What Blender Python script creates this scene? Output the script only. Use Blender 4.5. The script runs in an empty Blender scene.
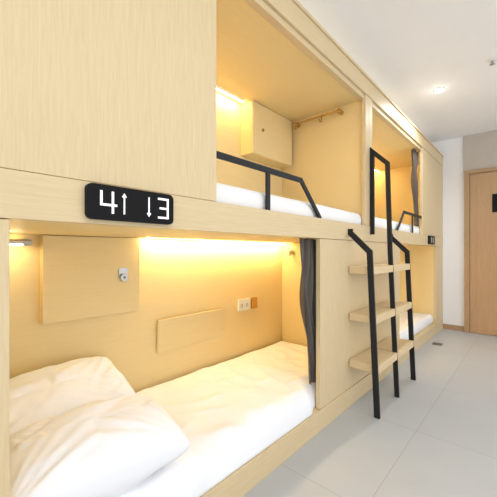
import bpy, bmesh, math, random
from mathutils import Vector, noise
random.seed(3)
C = bpy.context.scene.collection
W = {}  # world location of each object

# ---------------------------------------------------------------- materials
def new_mat(name):
    m = bpy.data.materials.new(name); m.use_nodes = True
    return m, m.node_tree.nodes, m.node_tree.links, m.node_tree.nodes["Principled BSDF"]

def wood(name, c1, c2, scale=(14, 14, 1.2), rough=0.45, bump=0.04):
    m, n, l, b = new_mat(name)
    tc = n.new("ShaderNodeTexCoord"); mp = n.new("ShaderNodeMapping")
    mp.inputs["Scale"].default_value = scale
    nz = n.new("ShaderNodeTexNoise"); nz.inputs["Scale"].default_value = 5
    nz.inputs["Detail"].default_value = 7; nz.inputs["Roughness"].default_value = 0.7
    nz.inputs["Distortion"].default_value = 0.6
    cr = n.new("ShaderNodeValToRGB")
    cr.color_ramp.elements[0].position = 0.25; cr.color_ramp.elements[1].position = 0.75
    cr.color_ramp.elements[0].color = (*c1, 1); cr.color_ramp.elements[1].color = (*c2, 1)
    bp = n.new("ShaderNodeBump"); bp.inputs["Strength"].default_value = bump
    l.new(tc.outputs["Object"], mp.inputs[0]); l.new(mp.outputs[0], nz.inputs["Vector"])
    l.new(nz.outputs["Fac"], cr.inputs[0]); l.new(cr.outputs[0], b.inputs["Base Color"])
    l.new(nz.outputs["Fac"], bp.inputs["Height"]); l.new(bp.outputs[0], b.inputs["Normal"])
    b.inputs["Roughness"].default_value = rough
    b.inputs["Specular IOR Level"].default_value = 0.3
    return m

def plain(name, col, rough=0.6, metal=0.0, nscale=30, var=0.06, bump=0.0, spec=0.5):
    m, n, l, b = new_mat(name)
    tc = n.new("ShaderNodeTexCoord")
    nz = n.new("ShaderNodeTexNoise"); nz.inputs["Scale"].default_value = nscale
    nz.inputs["Detail"].default_value = 3
    cr = n.new("ShaderNodeValToRGB")
    cr.color_ramp.elements[0].color = (*[c * (1 - var) for c in col], 1)
    cr.color_ramp.elements[1].color = (*[min(1, c * (1 + var)) for c in col], 1)
    l.new(tc.outputs["Object"], nz.inputs["Vector"]); l.new(nz.outputs["Fac"], cr.inputs[0])
    l.new(cr.outputs[0], b.inputs["Base Color"])
    b.inputs["Roughness"].default_value = rough; b.inputs["Metallic"].default_value = metal
    b.inputs["Specular IOR Level"].default_value = spec
    if bump:
        bp = n.new("ShaderNodeBump"); bp.inputs["Strength"].default_value = bump
        l.new(nz.outputs["Fac"], bp.inputs["Height"]); l.new(bp.outputs[0], b.inputs["Normal"])
    return m

def emit(name, col, s):
    m, n, l, b = new_mat(name)
    b.inputs["Base Color"].default_value = (*col, 1)
    b.inputs["Emission Color"].default_value = (*col, 1)
    b.inputs["Emission Strength"].default_value = s
    return m

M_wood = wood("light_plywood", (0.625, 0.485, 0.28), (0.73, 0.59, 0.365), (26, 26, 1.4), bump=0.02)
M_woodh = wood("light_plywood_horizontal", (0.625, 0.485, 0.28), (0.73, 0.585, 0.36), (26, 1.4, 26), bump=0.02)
M_in = wood("glow_tinted_pod_wood", (0.775, 0.615, 0.315), (0.83, 0.67, 0.36), (20, 1.0, 20), bump=0.01)  # same wood as the fronts, its colour yellowed to carry LED glow
M_tread = wood("tread_wood", (0.66, 0.50, 0.285), (0.76, 0.59, 0.36), (20, 1.5, 20))
M_door = wood("door_wood", (0.44, 0.275, 0.145), (0.53, 0.34, 0.19), (16, 16, 1.0))
M_doorf = wood("door_frame_wood", (0.40, 0.255, 0.14), (0.48, 0.315, 0.18), (16, 16, 1.0))
M_black = plain("black_powder_coat", (0.014, 0.015, 0.017), 0.5, spec=0.3)
M_sign = plain("black_sign_face", (0.007, 0.007, 0.008), 0.6, spec=0.15)
M_white = plain("white_paint", (0.88, 0.88, 0.89), 0.8, nscale=8, var=0.02)
M_ceil = plain("ceiling_paint", (0.89, 0.89, 0.895), 0.85, nscale=5, var=0.02)
M_grey = wood("warm_grey_wall_panel", (0.51, 0.465, 0.41), (0.55, 0.505, 0.45), (10, 10, 1), 0.6, 0.01)
M_cotton = plain("white_cotton", (0.90, 0.91, 0.945), 0.9, nscale=14, var=0.01, bump=0.03)
M_matt = plain("mattress_fabric", (0.86, 0.86, 0.87), 0.9, nscale=120, var=0.05, bump=0.1)
M_curt = plain("grey_curtain_cloth", (0.125, 0.108, 0.096), 0.95, nscale=200, var=0.2, spec=0.1)
M_chrome = plain("chrome", (0.48, 0.47, 0.45), 0.3, 1.0)
M_brass = plain("warm_brass", (0.62, 0.42, 0.18), 0.22, 1.0)
M_plast = plain("white_plastic", (0.85, 0.85, 0.83), 0.4, nscale=5, var=0.01)
M_dark = plain("dark_plastic", (0.12, 0.10, 0.08), 0.4)
M_text = emit("white_lettering", (0.95, 0.95, 0.95), 0.35)
M_led = emit("warm_led", (1.0, 0.77, 0.38), 100)
M_ledu = emit("warm_led_upper", (1.0, 0.77, 0.38), 72)
M_ledw = emit("warm_led_dim", (1.0, 0.79, 0.42), 90)
M_lamp = emit("downlight_glow", (1.0, 1.0, 1.0), 50)

# floor tiles
def floor_mat():
    m, n, l, b = new_mat("floor_tiles")
    tc = n.new("ShaderNodeTexCoord"); mp = n.new("ShaderNodeMapping")
    mp.inputs["Location"].default_value = (0.36, 0.25, 0)
    br = n.new("ShaderNodeTexBrick"); br.offset = 0.0
    br.inputs["Scale"].default_value = 1.0
    br.inputs["Brick Width"].default_value = 0.8; br.inputs["Row Height"].default_value = 0.8
    br.inputs["Mortar Size"].default_value = 0.002; br.inputs["Mortar Smooth"].default_value = 0.3
    br.inputs["Color1"].default_value = (0.49, 0.51, 0.525, 1)
    br.inputs["Color2"].default_value = (0.505, 0.525, 0.54, 1)
    br.inputs["Mortar"].default_value = (0.36, 0.37, 0.38, 1)
    nz = n.new("ShaderNodeTexNoise"); nz.inputs["Scale"].default_value = 3; nz.inputs["Detail"].default_value = 8
    cr = n.new("ShaderNodeValToRGB")
    cr.color_ramp.elements[0].color = (0.93, 0.93, 0.93, 1); cr.color_ramp.elements[1].color = (1.04, 1.04, 1.04, 1)
    mx = n.new("ShaderNodeMix"); mx.data_type = 'RGBA'; mx.blend_type = 'MULTIPLY'
    mx.inputs[0].default_value = 1
    l.new(tc.outputs["Object"], mp.inputs[0]); l.new(mp.outputs[0], br.inputs["Vector"])
    l.new(tc.outputs["Object"], nz.inputs["Vector"]); l.new(nz.outputs["Fac"], cr.inputs[0])
    l.new(br.outputs["Color"], mx.inputs[6]); l.new(cr.outputs[0], mx.inputs[7])
    l.new(mx.outputs[2], b.inputs["Base Color"])
    b.inputs["Roughness"].default_value = 0.45
    b.inputs["Specular IOR Level"].default_value = 0.35
    return m
M_floor = floor_mat()

# ---------------------------------------------------------------- helpers
def register(o, loc, parent=None, label=None, cat=None, group=None, kind=None):
    C.objects.link(o)
    W[o.name] = Vector(loc)
    if parent is not None:
        o.parent = parent; o.location = Vector(loc) - W[parent.name]
    else:
        o.location = loc
    if label: o["label"] = label
    if cat: o["category"] = cat
    if group: o["group"] = group
    if kind: o["kind"] = kind
    return o

def empty(name, loc, **k):
    o = bpy.data.objects.new(name, None); o.empty_display_size = 0.05
    return register(o, loc, **k)

def mesh_obj(name, verts, faces, mat, smooth=False, origin=None, **k):
    vs = [Vector(v) for v in verts]
    if origin is None:
        mn = Vector([min(v[i] for v in vs) for i in range(3)]); mx = Vector([max(v[i] for v in vs) for i in range(3)])
        origin = (mn + mx) / 2
    origin = Vector(origin)
    me = bpy.data.meshes.new(name)
    me.from_pydata([v - origin for v in vs], [], faces); me.materials.append(mat)
    bm = bmesh.new(); bm.from_mesh(me); bmesh.ops.recalc_face_normals(bm, faces=bm.faces); bm.to_mesh(me); bm.free()
    if smooth:
        for p in me.polygons: p.use_smooth = True
    return register(bpy.data.objects.new(name, me), origin, **k)

def box_data(x0, x1, y0, y1, z0, z1, off=0):
    v = [(x0,y0,z0),(x1,y0,z0),(x1,y1,z0),(x0,y1,z0),(x0,y0,z1),(x1,y0,z1),(x1,y1,z1),(x0,y1,z1)]
    f = [(0,3,2,1),(4,5,6,7),(0,1,5,4),(1,2,6,5),(2,3,7,6),(3,0,4,7)]
    return v, [tuple(i + off for i in q) for q in f]

def box(name, x0, x1, y0, y1, z0, z1, mat, bevel=0.0, seg=2, **k):
    v, f = box_data(x0, x1, y0, y1, z0, z1)
    o = mesh_obj(name, v, f, mat, **k)
    if bevel:
        b = o.modifiers.new("bevel", 'BEVEL'); b.width = bevel; b.segments = seg; b.limit_method = 'ANGLE'
    return o

def boxes(name, lst, mat, bevel=0.0, **k):
    V, F = [], []
    for bx in lst:
        v, f = box_data(*bx, off=len(V)); V += v; F += f
    o = mesh_obj(name, V, F, mat, **k)
    if bevel:
        b = o.modifiers.new("bevel", 'BEVEL'); b.width = bevel; b.segments = 2; b.limit_method = 'ANGLE'
    return o

def sweep_data(pts, n, hw, ht, off=0):
    pts = [Vector(p) for p in pts]; n = Vector(n).normalized()
    V, F = [], []
    for i, p in enumerate(pts):
        ds = []
        if i > 0: ds.append((p - pts[i-1]).normalized())
        if i < len(pts) - 1: ds.append((pts[i+1] - p).normalized())
        ns = [d.cross(n).normalized() for d in ds]
        m = sum(ns, Vector()).normalized(); m = m * (ht / max(0.3, m.dot(ns[0])))
        V += [p + m + n*hw, p + m - n*hw, p - m - n*hw, p - m + n*hw]
    for i in range(len(pts) - 1):
        a = i*4; b = a + 4
        for j in range(4):
            F.append((a+j, a+(j+1) % 4, b+(j+1) % 4, b+j))
    F.append((0, 1, 2, 3)); e = (len(pts)-1)*4; F.append((e+3, e+2, e+1, e))
    return V, [tuple(i + off for i in q) for q in F]

def sweeps(name, paths, n, hw, ht, mat, bevel=0.0, **k):
    V, F = [], []
    for p in paths:
        v, f = sweep_data(p, n, hw, ht, len(V)); V += v; F += f
    o = mesh_obj(name, V, F, mat, **k)
    if bevel:
        b = o.modifiers.new("bevel", 'BEVEL'); b.width = bevel; b.segments = 2; b.limit_method = 'ANGLE'
    return o

def cyl(name, p0, p1, r, mat, seg=20, **k):
    p0, p1 = Vector(p0), Vector(p1); d = (p1 - p0).normalized()
    a = d.orthogonal().normalized(); b = d.cross(a)
    V, F = [], []
    for p in (p0, p1):
        for i in range(seg):
            t = 2*math.pi*i/seg; V.append(p + a*math.cos(t)*r + b*math.sin(t)*r)
    for i in range(seg): F.append((i, (i+1) % seg, seg+(i+1) % seg, seg+i))
    F.append(tuple(range(seg-1, -1, -1))); F.append(tuple(range(seg, 2*seg)))
    o = mesh_obj(name, V, F, mat, **k)
    bv = o.modifiers.new("bevel", 'BEVEL'); bv.width = r*0.12; bv.segments = 2; bv.limit_method = 'ANGLE'
    return o

def arc_round(y0, y1, z0, z1, r, seg=6):
    pts = []
    for cy, cz, a0 in ((y1-r, z1-r, 0), (y0+r, z1-r, 90), (y0+r, z0+r, 180), (y1-r, z0+r, 270)):
        for i in range(seg+1):
            a = math.radians(a0 + 90*i/seg); pts.append((cy + r*math.cos(a), cz + r*math.sin(a)))
    return pts

def rounded_plate(name, x0, x1, y0, y1, z0, z1, r, mat, **k):
    p = arc_round(y0, y1, z0, z1, r); n = len(p)
    V = [(x0, a, b) for a, b in p] + [(x1, a, b) for a, b in p]
    F = [tuple(range(n-1, -1, -1)), tuple(range(n, 2*n))] + [(i, (i+1) % n, n+(i+1) % n, n+i) for i in range(n)]
    return mesh_obj(name, V, F, mat, **k)

# ---------------------------------------------------------------- room shell
FAR = 5.30; CEIL = 2.70; BK = -0.88
box("floor", BK-0.1, 3.0, -2.2, FAR+0.1, -0.1, 0.0, M_floor, kind="structure", origin=(0, 0, 0))
box("ceiling", BK-0.1, 3.0, -2.2, FAR+0.1, CEIL, CEIL+0.1, M_ceil, kind="structure")
box("wall_left", BK-0.1, BK, -2.2, FAR, 0.0, CEIL, M_white, kind="structure")
box("wall_far", BK, 3.0, FAR, FAR+0.1, 0.0, CEIL, M_white, kind="structure")
box("baseboard_far", 0.004, 0.262, FAR-0.015, FAR, 0.0, 0.07, M_doorf, kind="structure")
box("trim_1", 0.25, 1.9, FAR-0.02, FAR, 2.21, CEIL, M_grey, kind="structure")
boxes("trim_2", [(0.265, 0.325, FAR-0.05, FAR, 0, 2.21), (1.245, 1.305, FAR-0.05, FAR, 0, 2.21),
                 (0.325, 1.245, FAR-0.05, FAR, 2.16, 2.21)], M_doorf, 0.003, kind="structure")
d1 = box("door_1", 0.33, 1.24, FAR-0.035, FAR-0.001, 0.005, 2.155, M_door, 0.002, kind="structure")
boxes("panel_groove", [(0.40, 0.403, FAR-0.0365, FAR-0.034, 0.02, 2.14)], M_doorf, parent=d1)
boxes("door_handle", [(1.14, 1.18, FAR-0.045, FAR-0.035, 0.94, 1.16), (1.03, 1.17, FAR-0.085, FAR-0.07, 1.04, 1.06),
                      (1.15, 1.17, FAR-0.085, FAR-0.045, 1.04, 1.06)], M_black, 0.003, parent=d1)
rp = box("door_sign", 0.57, 0.72, FAR-0.043, FAR-0.035, 1.62, 1.86, M_sign, 0.004,
         label="black rectangular plate fixed on the wooden door", parent=d1)

# ---------------------------------------------------------------- bunks
TOP = 2.46; RB = 1.184; RT = 1.307; CZ = 2.31; XB = -0.82
MID = 2.54

def glyph(name, strokes, y, z, sc, parent, hw=0.0045):
    ps = [[(0.0225, y + a*sc, z + b*sc) for a, b in s] for s in strokes]
    return sweeps(name, ps, (1, 0, 0), 0.0012, hw, M_text, parent=parent)

def bunk(mir, name_label):
    f = (lambda a, b: (2*MID - b, 2*MID - a)) if mir else (lambda a, b: (a, b))
    def B(name, x0, x1, ya, yb, z0, z1, mat, bevel=0.002, **k):
        y0, y1 = f(ya, yb); return box(name, x0, x1, y0, y1, z0, z1, mat, bevel, parent=k.pop('parent', root), **k)
    root = empty("bunk_bed", (0, f(1.3, 1.3)[0], 0), label=name_label, cat="bunk bed", group="built-in capsule bunks")
    y_end = 0.10 if not mir else -0.215
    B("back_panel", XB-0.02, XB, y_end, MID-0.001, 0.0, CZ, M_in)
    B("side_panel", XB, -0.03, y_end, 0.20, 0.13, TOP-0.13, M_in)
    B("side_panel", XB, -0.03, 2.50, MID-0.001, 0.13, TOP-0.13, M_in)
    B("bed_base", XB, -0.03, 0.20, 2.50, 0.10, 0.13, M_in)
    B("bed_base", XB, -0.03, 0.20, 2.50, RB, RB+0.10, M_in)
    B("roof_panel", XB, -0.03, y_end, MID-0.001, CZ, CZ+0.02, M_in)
    B("plinth_board", -0.03, 0.004, y_end, MID-0.001, 0.0, 0.130, M_woodh)
    B("rail_board", -0.03, 0.004, y_end, MID-0.001, RB, RT, M_woodh)
    B("header_board", -0.03, 0.004, y_end, MID-0.001, CZ+0.025, TOP, M_woodh)
    B("header_lip", -0.055, -0.012, y_end, MID-0.001, CZ-0.012, CZ+0.024, M_woodh)
    B("header_cap", -0.06, 0.014, y_end, MID-0.001, TOP+0.001, TOP+0.02, M_wood)
    B("front_panel", -0.03, 0.0, y_end, 0.90, RT+0.002, CZ+0.022, M_wood, origin=(0, 0.5, 1.8))
    B("front_panel", -0.03, 0.0, 1.76, MID-0.001, 0.132, RB-0.002, M_wood)
    B("post", -0.03, 0.0, 2.47, MID-0.001, RT+0.002, CZ+0.022, M_wood)
    B("post", -0.03, 0.0, y_end, 0.20, 0.132, RB-0.002, M_wood)
    # guard rail
    g = lambda y: f(y, y)[0]
    sweeps("guard_rail", [[(-0.016, g(0.88), 1.51), (-0.016, g(1.567), 1.51), (-0.016, g(1.79), RT-0.0)],
                          [(-0.016, g(1.262), 1.50), (-0.016, g(1.262), RT)]], (1, 0, 0), 0.006, 0.0145, M_black, 0.002, parent=root,
           label="black flat-bar metal guard rail")
    # lockers
    def locker(ya, yb, z0, z1, ly, lz, depth=0.12, full=True):
        lk = B("locker", XB+0.001, XB+depth, ya, yb, z0, z1, M_in, 0.003, label="small plywood wall locker")
        y0, y1 = f(ya, yb)
        box("locker_door", XB+depth+0.001, XB+depth+0.014, y0+0.002, y1-0.002, z0+0.002, z1-0.002, M_in, 0.002, parent=lk)
        yl = g(ly); xx = XB+depth+0.015
        if full:
            rounded_plate("lock", xx, xx+0.004, yl-0.026, yl+0.026, lz-0.012, lz+0.042, 0.008, M_chrome, parent=lk)
            cyl("lock_knob", (xx+0.004, yl, lz-0.012), (xx+0.018, yl, lz-0.012), 0.023, M_chrome, parent=lk)
            cyl("lock_core", (xx+0.018, yl, lz-0.012), (xx+0.020, yl, lz-0.012), 0.007, M_dark, parent=lk)
        else:
            cyl("lock_knob", (xx, yl, lz), (xx+0.010, yl, lz), 0.013, M_brass, parent=lk)
    locker(0.485, 0.994, 0.75, RB-0.001, 0.888, 0.967, 0.032)
    locker(1.917, 2.47, 1.89, CZ-0.003, 2.04, 2.10, full=False)
    # LED strips with channel hung under the roof a little off the wall
    def led(ya, yb, z, mt=M_led):
        ch = B("light_channel", XB+0.076, XB+0.080, ya, yb, z-0.016, z-0.001, M_plast, 0.0, label="warm LED strip in a white channel")
        y0, y1 = f(ya, yb)
        box("light_strip", XB+0.063, XB+0.0755, y0, y1, z-0.017, z-0.002, mt, parent=ch)
    led(1.03, 2.46, RB)
    led(0.24, 1.88, CZ, M_ledu)
    # fold-down panel, hinged at its lower edge and slightly ajar
    fp = B("fold_down_shelf", XB+0.004, XB+0.016, 1.13, 1.715, 0.455, 0.668, M_in, 0.002, label="pale fold-down wooden shelf board")
    fp.rotation_euler = (0, math.radians(3), 0); fp.location.x += 0.006
    y0, y1 = f(1.885, 2.03)
    sp = rounded_plate("socket_plate", XB+0.001, XB+0.012, y0, y1, 0.618, 0.71, 0.006, M_plast, parent=root, label="white double power socket")
    for q in (0.026, 0.042, 0.092, 0.108):
        box("socket_slot", XB+0.012, XB+0.0135, y0+q, y0+q+0.004, 0.645, 0.675, M_dark, parent=sp)
    y0, y1 = f(2.045, 2.12)
    rounded_plate("switch_plate", XB+0.001, XB+0.012, y0, y1, 0.618, 0.71, 0.006, M_brass, parent=root, label="bronze coloured light switch")
    # hanging rail on the end wall near the roof
    ye = g(2.50); s = 1 if not mir else -1
    hr = cyl("hanging_rail", (-0.64, ye - 0.06*s, 2.255), (-0.20, ye - 0.06*s, 2.255), 0.008, M_brass, parent=root, label="brass clothes rail")
    for xx in (-0.63, -0.21):
        cyl("rail_bracket", (xx, ye - 0.002*s, 2.255), (xx, ye - 0.064*s, 2.255), 0.018, M_brass, parent=hr)
    for xx in (-0.60, -0.36):
        sweeps("hook", [[(xx, ye-0.06*s, 2.262), (xx, ye-0.075*s, 2.252), (xx, ye-0.075*s, 2.20), (xx, ye-0.10*s, 2.19), (xx, ye-0.115*s, 2.21)]],
               (1, 0, 0), 0.004, 0.004, M_brass, parent=hr)
    # lower pod small fittings
    lp = cyl("reading_lamp", (-0.70, ye - 0.002*s, 1.10), (-0.70, ye - 0.05*s, 1.10), 0.02, M_chrome, parent=root)
    cyl("lamp_head", (-0.70, ye - 0.05*s, 1.115), (-0.70, ye - 0.05*s, 1.06), 0.014, M_chrome, parent=lp)
    lb = cyl("reading_lamp", (XB+0.07, g(0.24), 1.145), (XB+0.07, g(0.435), 1.145), 0.012, M_chrome, parent=root, label="slim chrome tube reading lamp")
    cyl("rail_bracket", (XB+0.002, g(0.42), 1.145), (XB+0.075, g(0.42), 1.145), 0.016, M_chrome, parent=lb)
    cyl("rail_bracket", (XB+0.002, g(0.26), 1.145), (XB+0.075, g(0.26), 1.145), 0.016, M_chrome, parent=lb)
    yy = f(0.28, 0.40)
    box("light_strip", XB+0.064, XB+0.076, yy[0], yy[1], 1.130, 1.1335, M_ledw, parent=lb)
    # number sign
    yc = g(0.525)
    sg = rounded_plate("number_sign", 0.0045, 0.0215, yc-0.148, yc+0.148, 1.197, 1.302, 0.018, M_sign, parent=root,
                       label="black rounded number plate with white figures" if not mir else "black rounded number plate with white arrows")
    up = [[(0, -0.5), (0, 0.46)], [(-0.09, 0.32), (0, 0.46), (0.09, 0.32)]]
    dn = [[(0, 0.5), (0, -0.46)], [(-0.09, -0.32), (0, -0.46), (0.09, -0.32)]]
    sc = 0.064
    if not mir:
        glyph("numeral", [[(-0.32, 0.5), (-0.32, -0.12), (0.40, -0.12)], [(0.2, 0.5), (0.2, -0.5)]], yc-0.086, 1.25, sc+0.003, sg, 0.0034)
        glyph("numeral", [[(-0.32, 0.5), (0.28, 0.5), (0.28, -0.5), (-0.32, -0.5)], [(-0.22, 0.0), (0.28, 0.0)]], yc+0.105, 1.25, sc, sg, 0.0034)
    glyph("arrow", up, yc-0.036, 1.25, sc, sg, 0.0021)
    glyph("arrow", dn, yc+0.050, 1.25, sc, sg, 0.0021)
    return root

bunk(False, "pale plywood two-level capsule bunk with lit lower pod")
bunk(True, "pale plywood two-level capsule bunk beside the white end wall")

# ---------------------------------------------------------------- ladder
lad = empty("ladder", (0.1, 2.57, 0), label="black metal double ladder with pale wooden treads against the bunks", cat="ladder")
for y in (2.15, 3.0):
    sweeps("stringer", [[(0.018, y, 1.262), (0.018, y, 1.235), (0.155, y, 1.10), (0.205, y, 0.0)]], (0, 1, 0), 0.009, 0.019, M_black, 0.002, parent=lad)
sweeps("stringer", [[(0.018, 2.56, 1.24), (0.018, 2.56, 1.90), (0.135, 2.56, 1.785), (0.155, 2.56, 1.10), (0.205, 2.56, 0.0)]],
       (0, 1, 0), 0.009, 0.017, M_black, 0.002, parent=lad, label="tall black middle stringer forming a grab handle")
for (ya, yb) in ((2.16, 2.55), (2.57, 2.99)):
    for z in (0.34, 0.67, 1.0):
        xo = 0.205 - 0.045*z + 0.022
        box("tread", 0.005, xo, ya, yb, z-0.052, z, M_tread, 0.004, parent=lad)

# ---------------------------------------------------------------- bedding
def soft_box(name, x0, x1, y0, y1, z0, z1, p, wr, mat, freq=3.0, nx=40, ny=70, **k):
    V, F = [], []
    cx, cy, cz = (x0+x1)/2, (y0+y1)/2, (z0+z1)/2
    hx, hy, hz = (x1-x0)/2, (y1-y0)/2, (z1-z0)/2
    def edge(t, h):
        d = (1 - abs(t)) * h
        return min(1, d / p)
    for side in (1, -1):
        for i in range(nx+1):
            for j in range(ny+1):
                u = math.sin((i/nx*2-1)*math.pi/2); v = math.sin((j/ny*2-1)*math.pi/2)
                e = edge(u, hx); g = edge(v, hy)
                r = math.sqrt(max(0, 1-(1-e)**2)) * math.sqrt(max(0, 1-(1-g)**2))
                x = cx+u*hx; y = cy+v*hy
                w = 0
                if side == 1:
                    q = Vector((x*freq, y*freq*0.7, 1.3))
                    w = wr*(noise.noise(q) + 0.5*(1-abs(noise.noise(q*2.3))*2) + 0.25*noise.noise(q*5))*min(1, r)
                V.append((x, y, cz + side*hz*r + w))
    n = (nx+1)*(ny+1)
    for s in (0, 1):
        for i in range(nx):
            for j in range(ny):
                a = s*n + i*(ny+1)+j
                F.append((a, a+1, a+ny+2, a+ny+1))
    o = mesh_obj(name, V, F, mat, True, **k)
    bm = bmesh.new(); bm.from_mesh(o.data); bmesh.ops.remove_doubles(bm, verts=bm.verts, dist=0.0004)
    bmesh.ops.recalc_face_normals(bm, faces=bm.faces); bm.to_mesh(o.data); bm.free()
    return o

m2 = lambda a, b: (2*MID-b, 2*MID-a)
soft_box("mattress", XB+0.012, -0.10, 0.21, 2.49, 0.131, 0.235, 0.08, 0.0, M_matt, label="thin white mattress in the lower pod", cat="mattress")
soft_box("mattress", XB+0.012, -0.034, 0.21, 2.49, RT-0.022, 1.405, 0.03, 0.003, M_matt, label="thin white mattress behind the black guard rail", cat="mattress")
a, b = m2(0.21, 2.49)
soft_box("mattress", XB+0.012, -0.034, a, b, 0.131, 0.26, 0.03, 0.003, M_matt, label="white mattress in the far lower pod", cat="mattress")
soft_box("mattress", XB+0.012, -0.034, a, b, RT-0.022, 1.405, 0.03, 0.003, M_matt, label="thin white mattress in the far upper pod", cat="mattress")

def duvet():
    nx, ny = 110, 260
    V, F = [], []
    y0, y1 = 0.40, 2.47
    for layer in (1, 0):
        for i in range(nx+1):
            s = i/nx
            for j in range(ny+1):
                t = j/ny
                y = y0 + (y1-y0)*t
                k2 = min(1, max(0, (y-1.66)/0.09)); k2 = k2*k2*(3-2*k2)
                # profile across the bed: flat top, then an elliptical shoulder down to the front edge
                xf = XB+0.03; xe = -0.004 - 0.034*k2; A = 0.10; Bz = 0.118
                flat = xe - A - xf
                arc = 0.18
                d = s*(flat+arc)
                if d < flat: x = xf + d; z = 0.0; k = 0
                else:
                    ang = (d-flat)/arc*math.pi/2; k = ang
                    x = xf+flat + A*math.sin(ang)
                    z = -Bz*(1-math.cos(ang))
                q = Vector((x*3.2+y*1.2, y*1.8, 4.7))
                q2 = Vector((x*5-y*3.5, y*1.6+x*2.5, 9.1))
                q3 = Vector((x*3+y*6.0, y*1.2-x*3, 2.1))
                q4 = Vector((x*9-y*5, y*3+x*5, 6.3))
                wv = 0.014*noise.noise(q) + 0.034*(0.20-abs(noise.noise(q2)))*max(0, 0.5+noise.noise(q*1.7)) \
                     + 0.020*(0.22-abs(noise.noise(q3))) + 0.012*(0.2-abs(noise.noise(q4))) + 0.002*noise.noise(q*6)
                edge = min(1, s/0.06)*min(1, t/0.03)*min(1, (1-t)/0.04)*min(1, (1-s)/0.05)
                puff = 0.028*math.sqrt(max(0, edge))
                c = math.cos(k); sn = math.sin(k)
                if layer:
                    V.append((min(x + sn*wv*0.6*edge, xe), y, 0.252 + z + (puff + wv*edge)*(0.35+0.65*c)))
                else:
                    V.append((x - 0.006*sn, y, 0.250 + z - 0.002))
    n = (nx+1)*(ny+1)
    for s in (0, 1):
        for i in range(nx):
            for j in range(ny):
                a = s*n+i*(ny+1)+j; F.append((a, a+1, a+ny+2, a+ny+1))
    for i in range(nx):
        for j in (0, ny):
            a = i*(ny+1)+j; F.append((a, a+ny+1, n+a+ny+1, n+a))
    for j in range(ny):
        for i in (0, nx):
            a = i*(ny+1)+j; F.append((a, a+1, n+a+1, n+a))
    return mesh_obj("duvet", V, F, M_cotton, True, label="plain white duvet spread over the lower bed", cat="duvet")
duvet()

def pillow(loc, rot, sx, sy, T, seed, label, sag=0.0):
    N = 90; V, F = [], []
    for side in (1, -1):
        for i in range(N+1):
            for j in range(N+1):
                u = math.sin((i/N*2-1)*math.pi/2); v = math.sin((j/N*2-1)*math.pi/2)
                x = u*(1-0.08*(1-v*v))*math.sqrt(1-0.14*v*v)*sx/2; y = v*(1-0.06*(1-u*u))*math.sqrt(1-0.14*u*u)*sy/2
                x *= 1+0.04*noise.noise(Vector((0, y*9, seed))); y *= 1+0.04*noise.noise(Vector((x*9, 2, seed)))
                e = max(0, (1-u*u)*(1-v*v))
                h = T/2*e**0.35
                q = Vector((x*5, y*5, seed + side*3))
                ang = math.atan2(abs(y)-sy*0.5, abs(x)-sx*0.5)
                rad = noise.noise(Vector((ang*6.0, seed, side + math.copysign(2, x) + math.copysign(5, y))))
                cr = abs(noise.noise(Vector((x*6+y*3, y*3-x*2, seed+side))))
                w = (0.020*noise.noise(q) + 0.010*(0.28-abs(noise.noise(q*1.6))) - 0.008*max(0, 0.20-cr)/0.20
                     + 0.013*rad + 0.002*noise.noise(q*5))*min(1, e*4)
                V.append((x, y, side*h + w))
    n = (N+1)**2
    for s in (0, 1):
        for i in range(N):
            for j in range(N):
                a = s*n+i*(N+1)+j; F.append((a, a+1, a+N+2, a+N+1))
    o = mesh_obj("pillow", V, F, M_cotton, True, origin=(0, 0, 0), label=label, cat="pillow", group="pillows on the lower bed")
    bm = bmesh.new(); bm.from_mesh(o.data); bmesh.ops.remove_doubles(bm, verts=bm.verts, dist=0.0005)
    bmesh.ops.recalc_face_normals(bm, faces=bm.faces); bm.to_mesh(o.data); bm.free()
    o.location = loc; o.rotation_euler = [math.radians(a) for a in rot]
    return o
pillow((-0.600, 0.48, 0.425), (2, 22, 3), 0.42, 0.68, 0.24, 1.7, "plump white pillow leaning against the pod wall")
pillow((-0.215, 0.50, 0.385), (0, 4, -8), 0.41, 0.60, 0.25, 7.1, "crumpled white pillow at the open side of the bed")

# ---------------------------------------------------------------- curtains
def curtain(yc, w, z0, z1, label, x=-0.070, amp=0.017, folds=3.5, lean=1):
    ny, nz = 90, 60; V, F = [], []
    for layer in (0, 1):
        for j in range(nz+1):
            t = j/nz; z = z0 + (z1-z0)*t
            ww = w*(0.66 + 0.40*abs(t-0.3))
            for i in range(ny+1):
                s = i/ny-0.5
                V.append((x + amp*math.sin(s*folds*2*math.pi + 1.3*math.sin(t*5)) + 0.006*math.sin(s*31+t*7) + layer*0.003,
                          yc + s*ww + lean*(w-ww)*0.5 + lean*(0.016*math.sin(t*8) + 0.085*(1-t)**2.5), z))
    n = (ny+1)*(nz+1)
    for l in (0, 1):
        for j in range(nz):
            for i in range(ny):
                a = l*n+j*(ny+1)+i; F.append((a, a+1, a+ny+2, a+ny+1))
    for j in range(nz):
        for i in (0, ny):
            a = j*(ny+1)+i; F.append((a, a+ny+1, n+a+ny+1, n+a))
    for i in range(ny):
        for j in (0, nz):
            a = j*(ny+1)+i; F.append((a, a+1, n+a+1, n+a))
    mesh_obj("curtain", V, F, M_curt, True, label=label, cat="curtain")
curtain(1.72, 0.23, 0.275, RB-0.002, "dark grey curtain gathered at the side of the lower pod")
curtain(4.09, 0.19, 1.41, CZ-0.014, "dark grey curtain gathered in the far upper pod")

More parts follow.
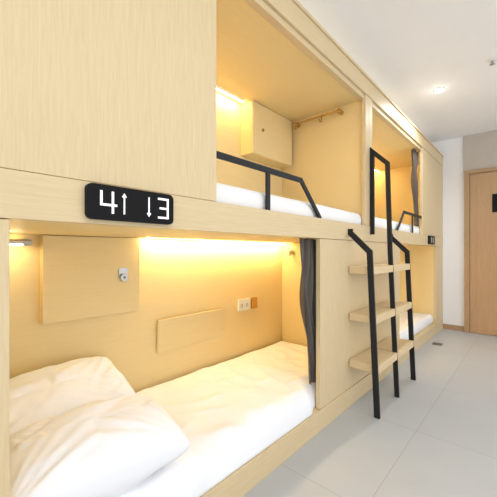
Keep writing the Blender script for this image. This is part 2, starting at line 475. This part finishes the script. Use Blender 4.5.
# ---------------------------------------------------------------- ceiling fittings
def downlight(x, y, label, e):
    r = empty("downlight", (x, y, CEIL), label=label, cat="ceiling light", group="ceiling downlights")
    cyl("trim_ring", (x, y, CEIL-0.008), (x, y, CEIL-0.0005), 0.045, M_plast, 32, parent=r)
    cyl("lens", (x, y, CEIL-0.020), (x, y, CEIL-0.0085), 0.028, M_lamp, 32, parent=r)
    ld = bpy.data.lights.new("lamp_light", 'SPOT'); ld.energy = e; ld.spot_size = math.radians(160); ld.spot_blend = 0.8
    ld.shadow_soft_size = 0.05; ld.color = (1, 0.99, 0.97)
    lo = bpy.data.objects.new("lamp_light", ld); register(lo, (x, y, CEIL-0.05), parent=r)
downlight(0.28, 3.6, "small round white recessed downlight", 42)
sp = cyl("sprinkler", (0.72, 3.34, CEIL-0.008), (0.72, 3.34, CEIL-0.0005), 0.03, M_plast, label="small chrome ceiling sprinkler head", cat="sprinkler")
cyl("nozzle", (0.72, 3.34, CEIL-0.035), (0.72, 3.34, CEIL-0.008), 0.010, M_chrome, parent=sp)
cyl("deflector", (0.72, 3.34, CEIL-0.038), (0.72, 3.34, CEIL-0.035), 0.018, M_chrome, parent=sp)
dr = rounded_plate("floor_drain", 0, 0.006, -0.05, 0.05, -0.05, 0.05, 0.005, M_dark, label="small square dark metal floor drain", cat="floor drain")
dr.rotation_euler = (0, math.radians(-90), 0); dr.location = (0.12, 4.35, 0.003)

# general room light
def area(name, loc, rot, sx, sy, e, col):
    ld = bpy.data.lights.new(name, 'AREA'); ld.shape = 'RECTANGLE'; ld.size = sx; ld.size_y = sy; ld.energy = e; ld.color = col
    o = bpy.data.objects.new(name, ld); C.objects.link(o); o.location = loc; o.rotation_euler = [math.radians(a) for a in rot]
area("room_fill_light", (1.6, 0.8, CEIL-0.03), (0, 0, 0), 0.6, 2.4, 18, (1, 0.98, 0.95))  # unseen area lamp added to brighten the room and bunk fronts
area("ceiling_fill_light", (-0.45, 2.6, TOP+0.01), (180, 0, 0), 0.5, 4.8, 6.5, (1, 0.99, 0.97))  # added uplight, hidden above the bunks, to lighten the ceiling

w = bpy.data.worlds.new("room_ambient"); bpy.context.scene.world = w; w.use_nodes = True
w.node_tree.nodes["Background"].inputs[0].default_value = (0.97, 0.985, 1.0, 1)
w.node_tree.nodes["Background"].inputs[1].default_value = 1.55

# ---------------------------------------------------------------- camera
cd = bpy.data.cameras.new("camera"); cam = bpy.data.objects.new("camera", cd); C.objects.link(cam)
cam.location = (0.98, 0, 1.1); cam.rotation_euler = (math.radians(90), 0, math.atan2(285.5, 320))
cd.sensor_width = 36; cd.lens = 320/497*36; cd.shift_y = 3.5/497; cd.clip_start = 0.02
bpy.context.scene.camera = cam
bpy.context.scene.view_settings.view_transform = 'Standard'
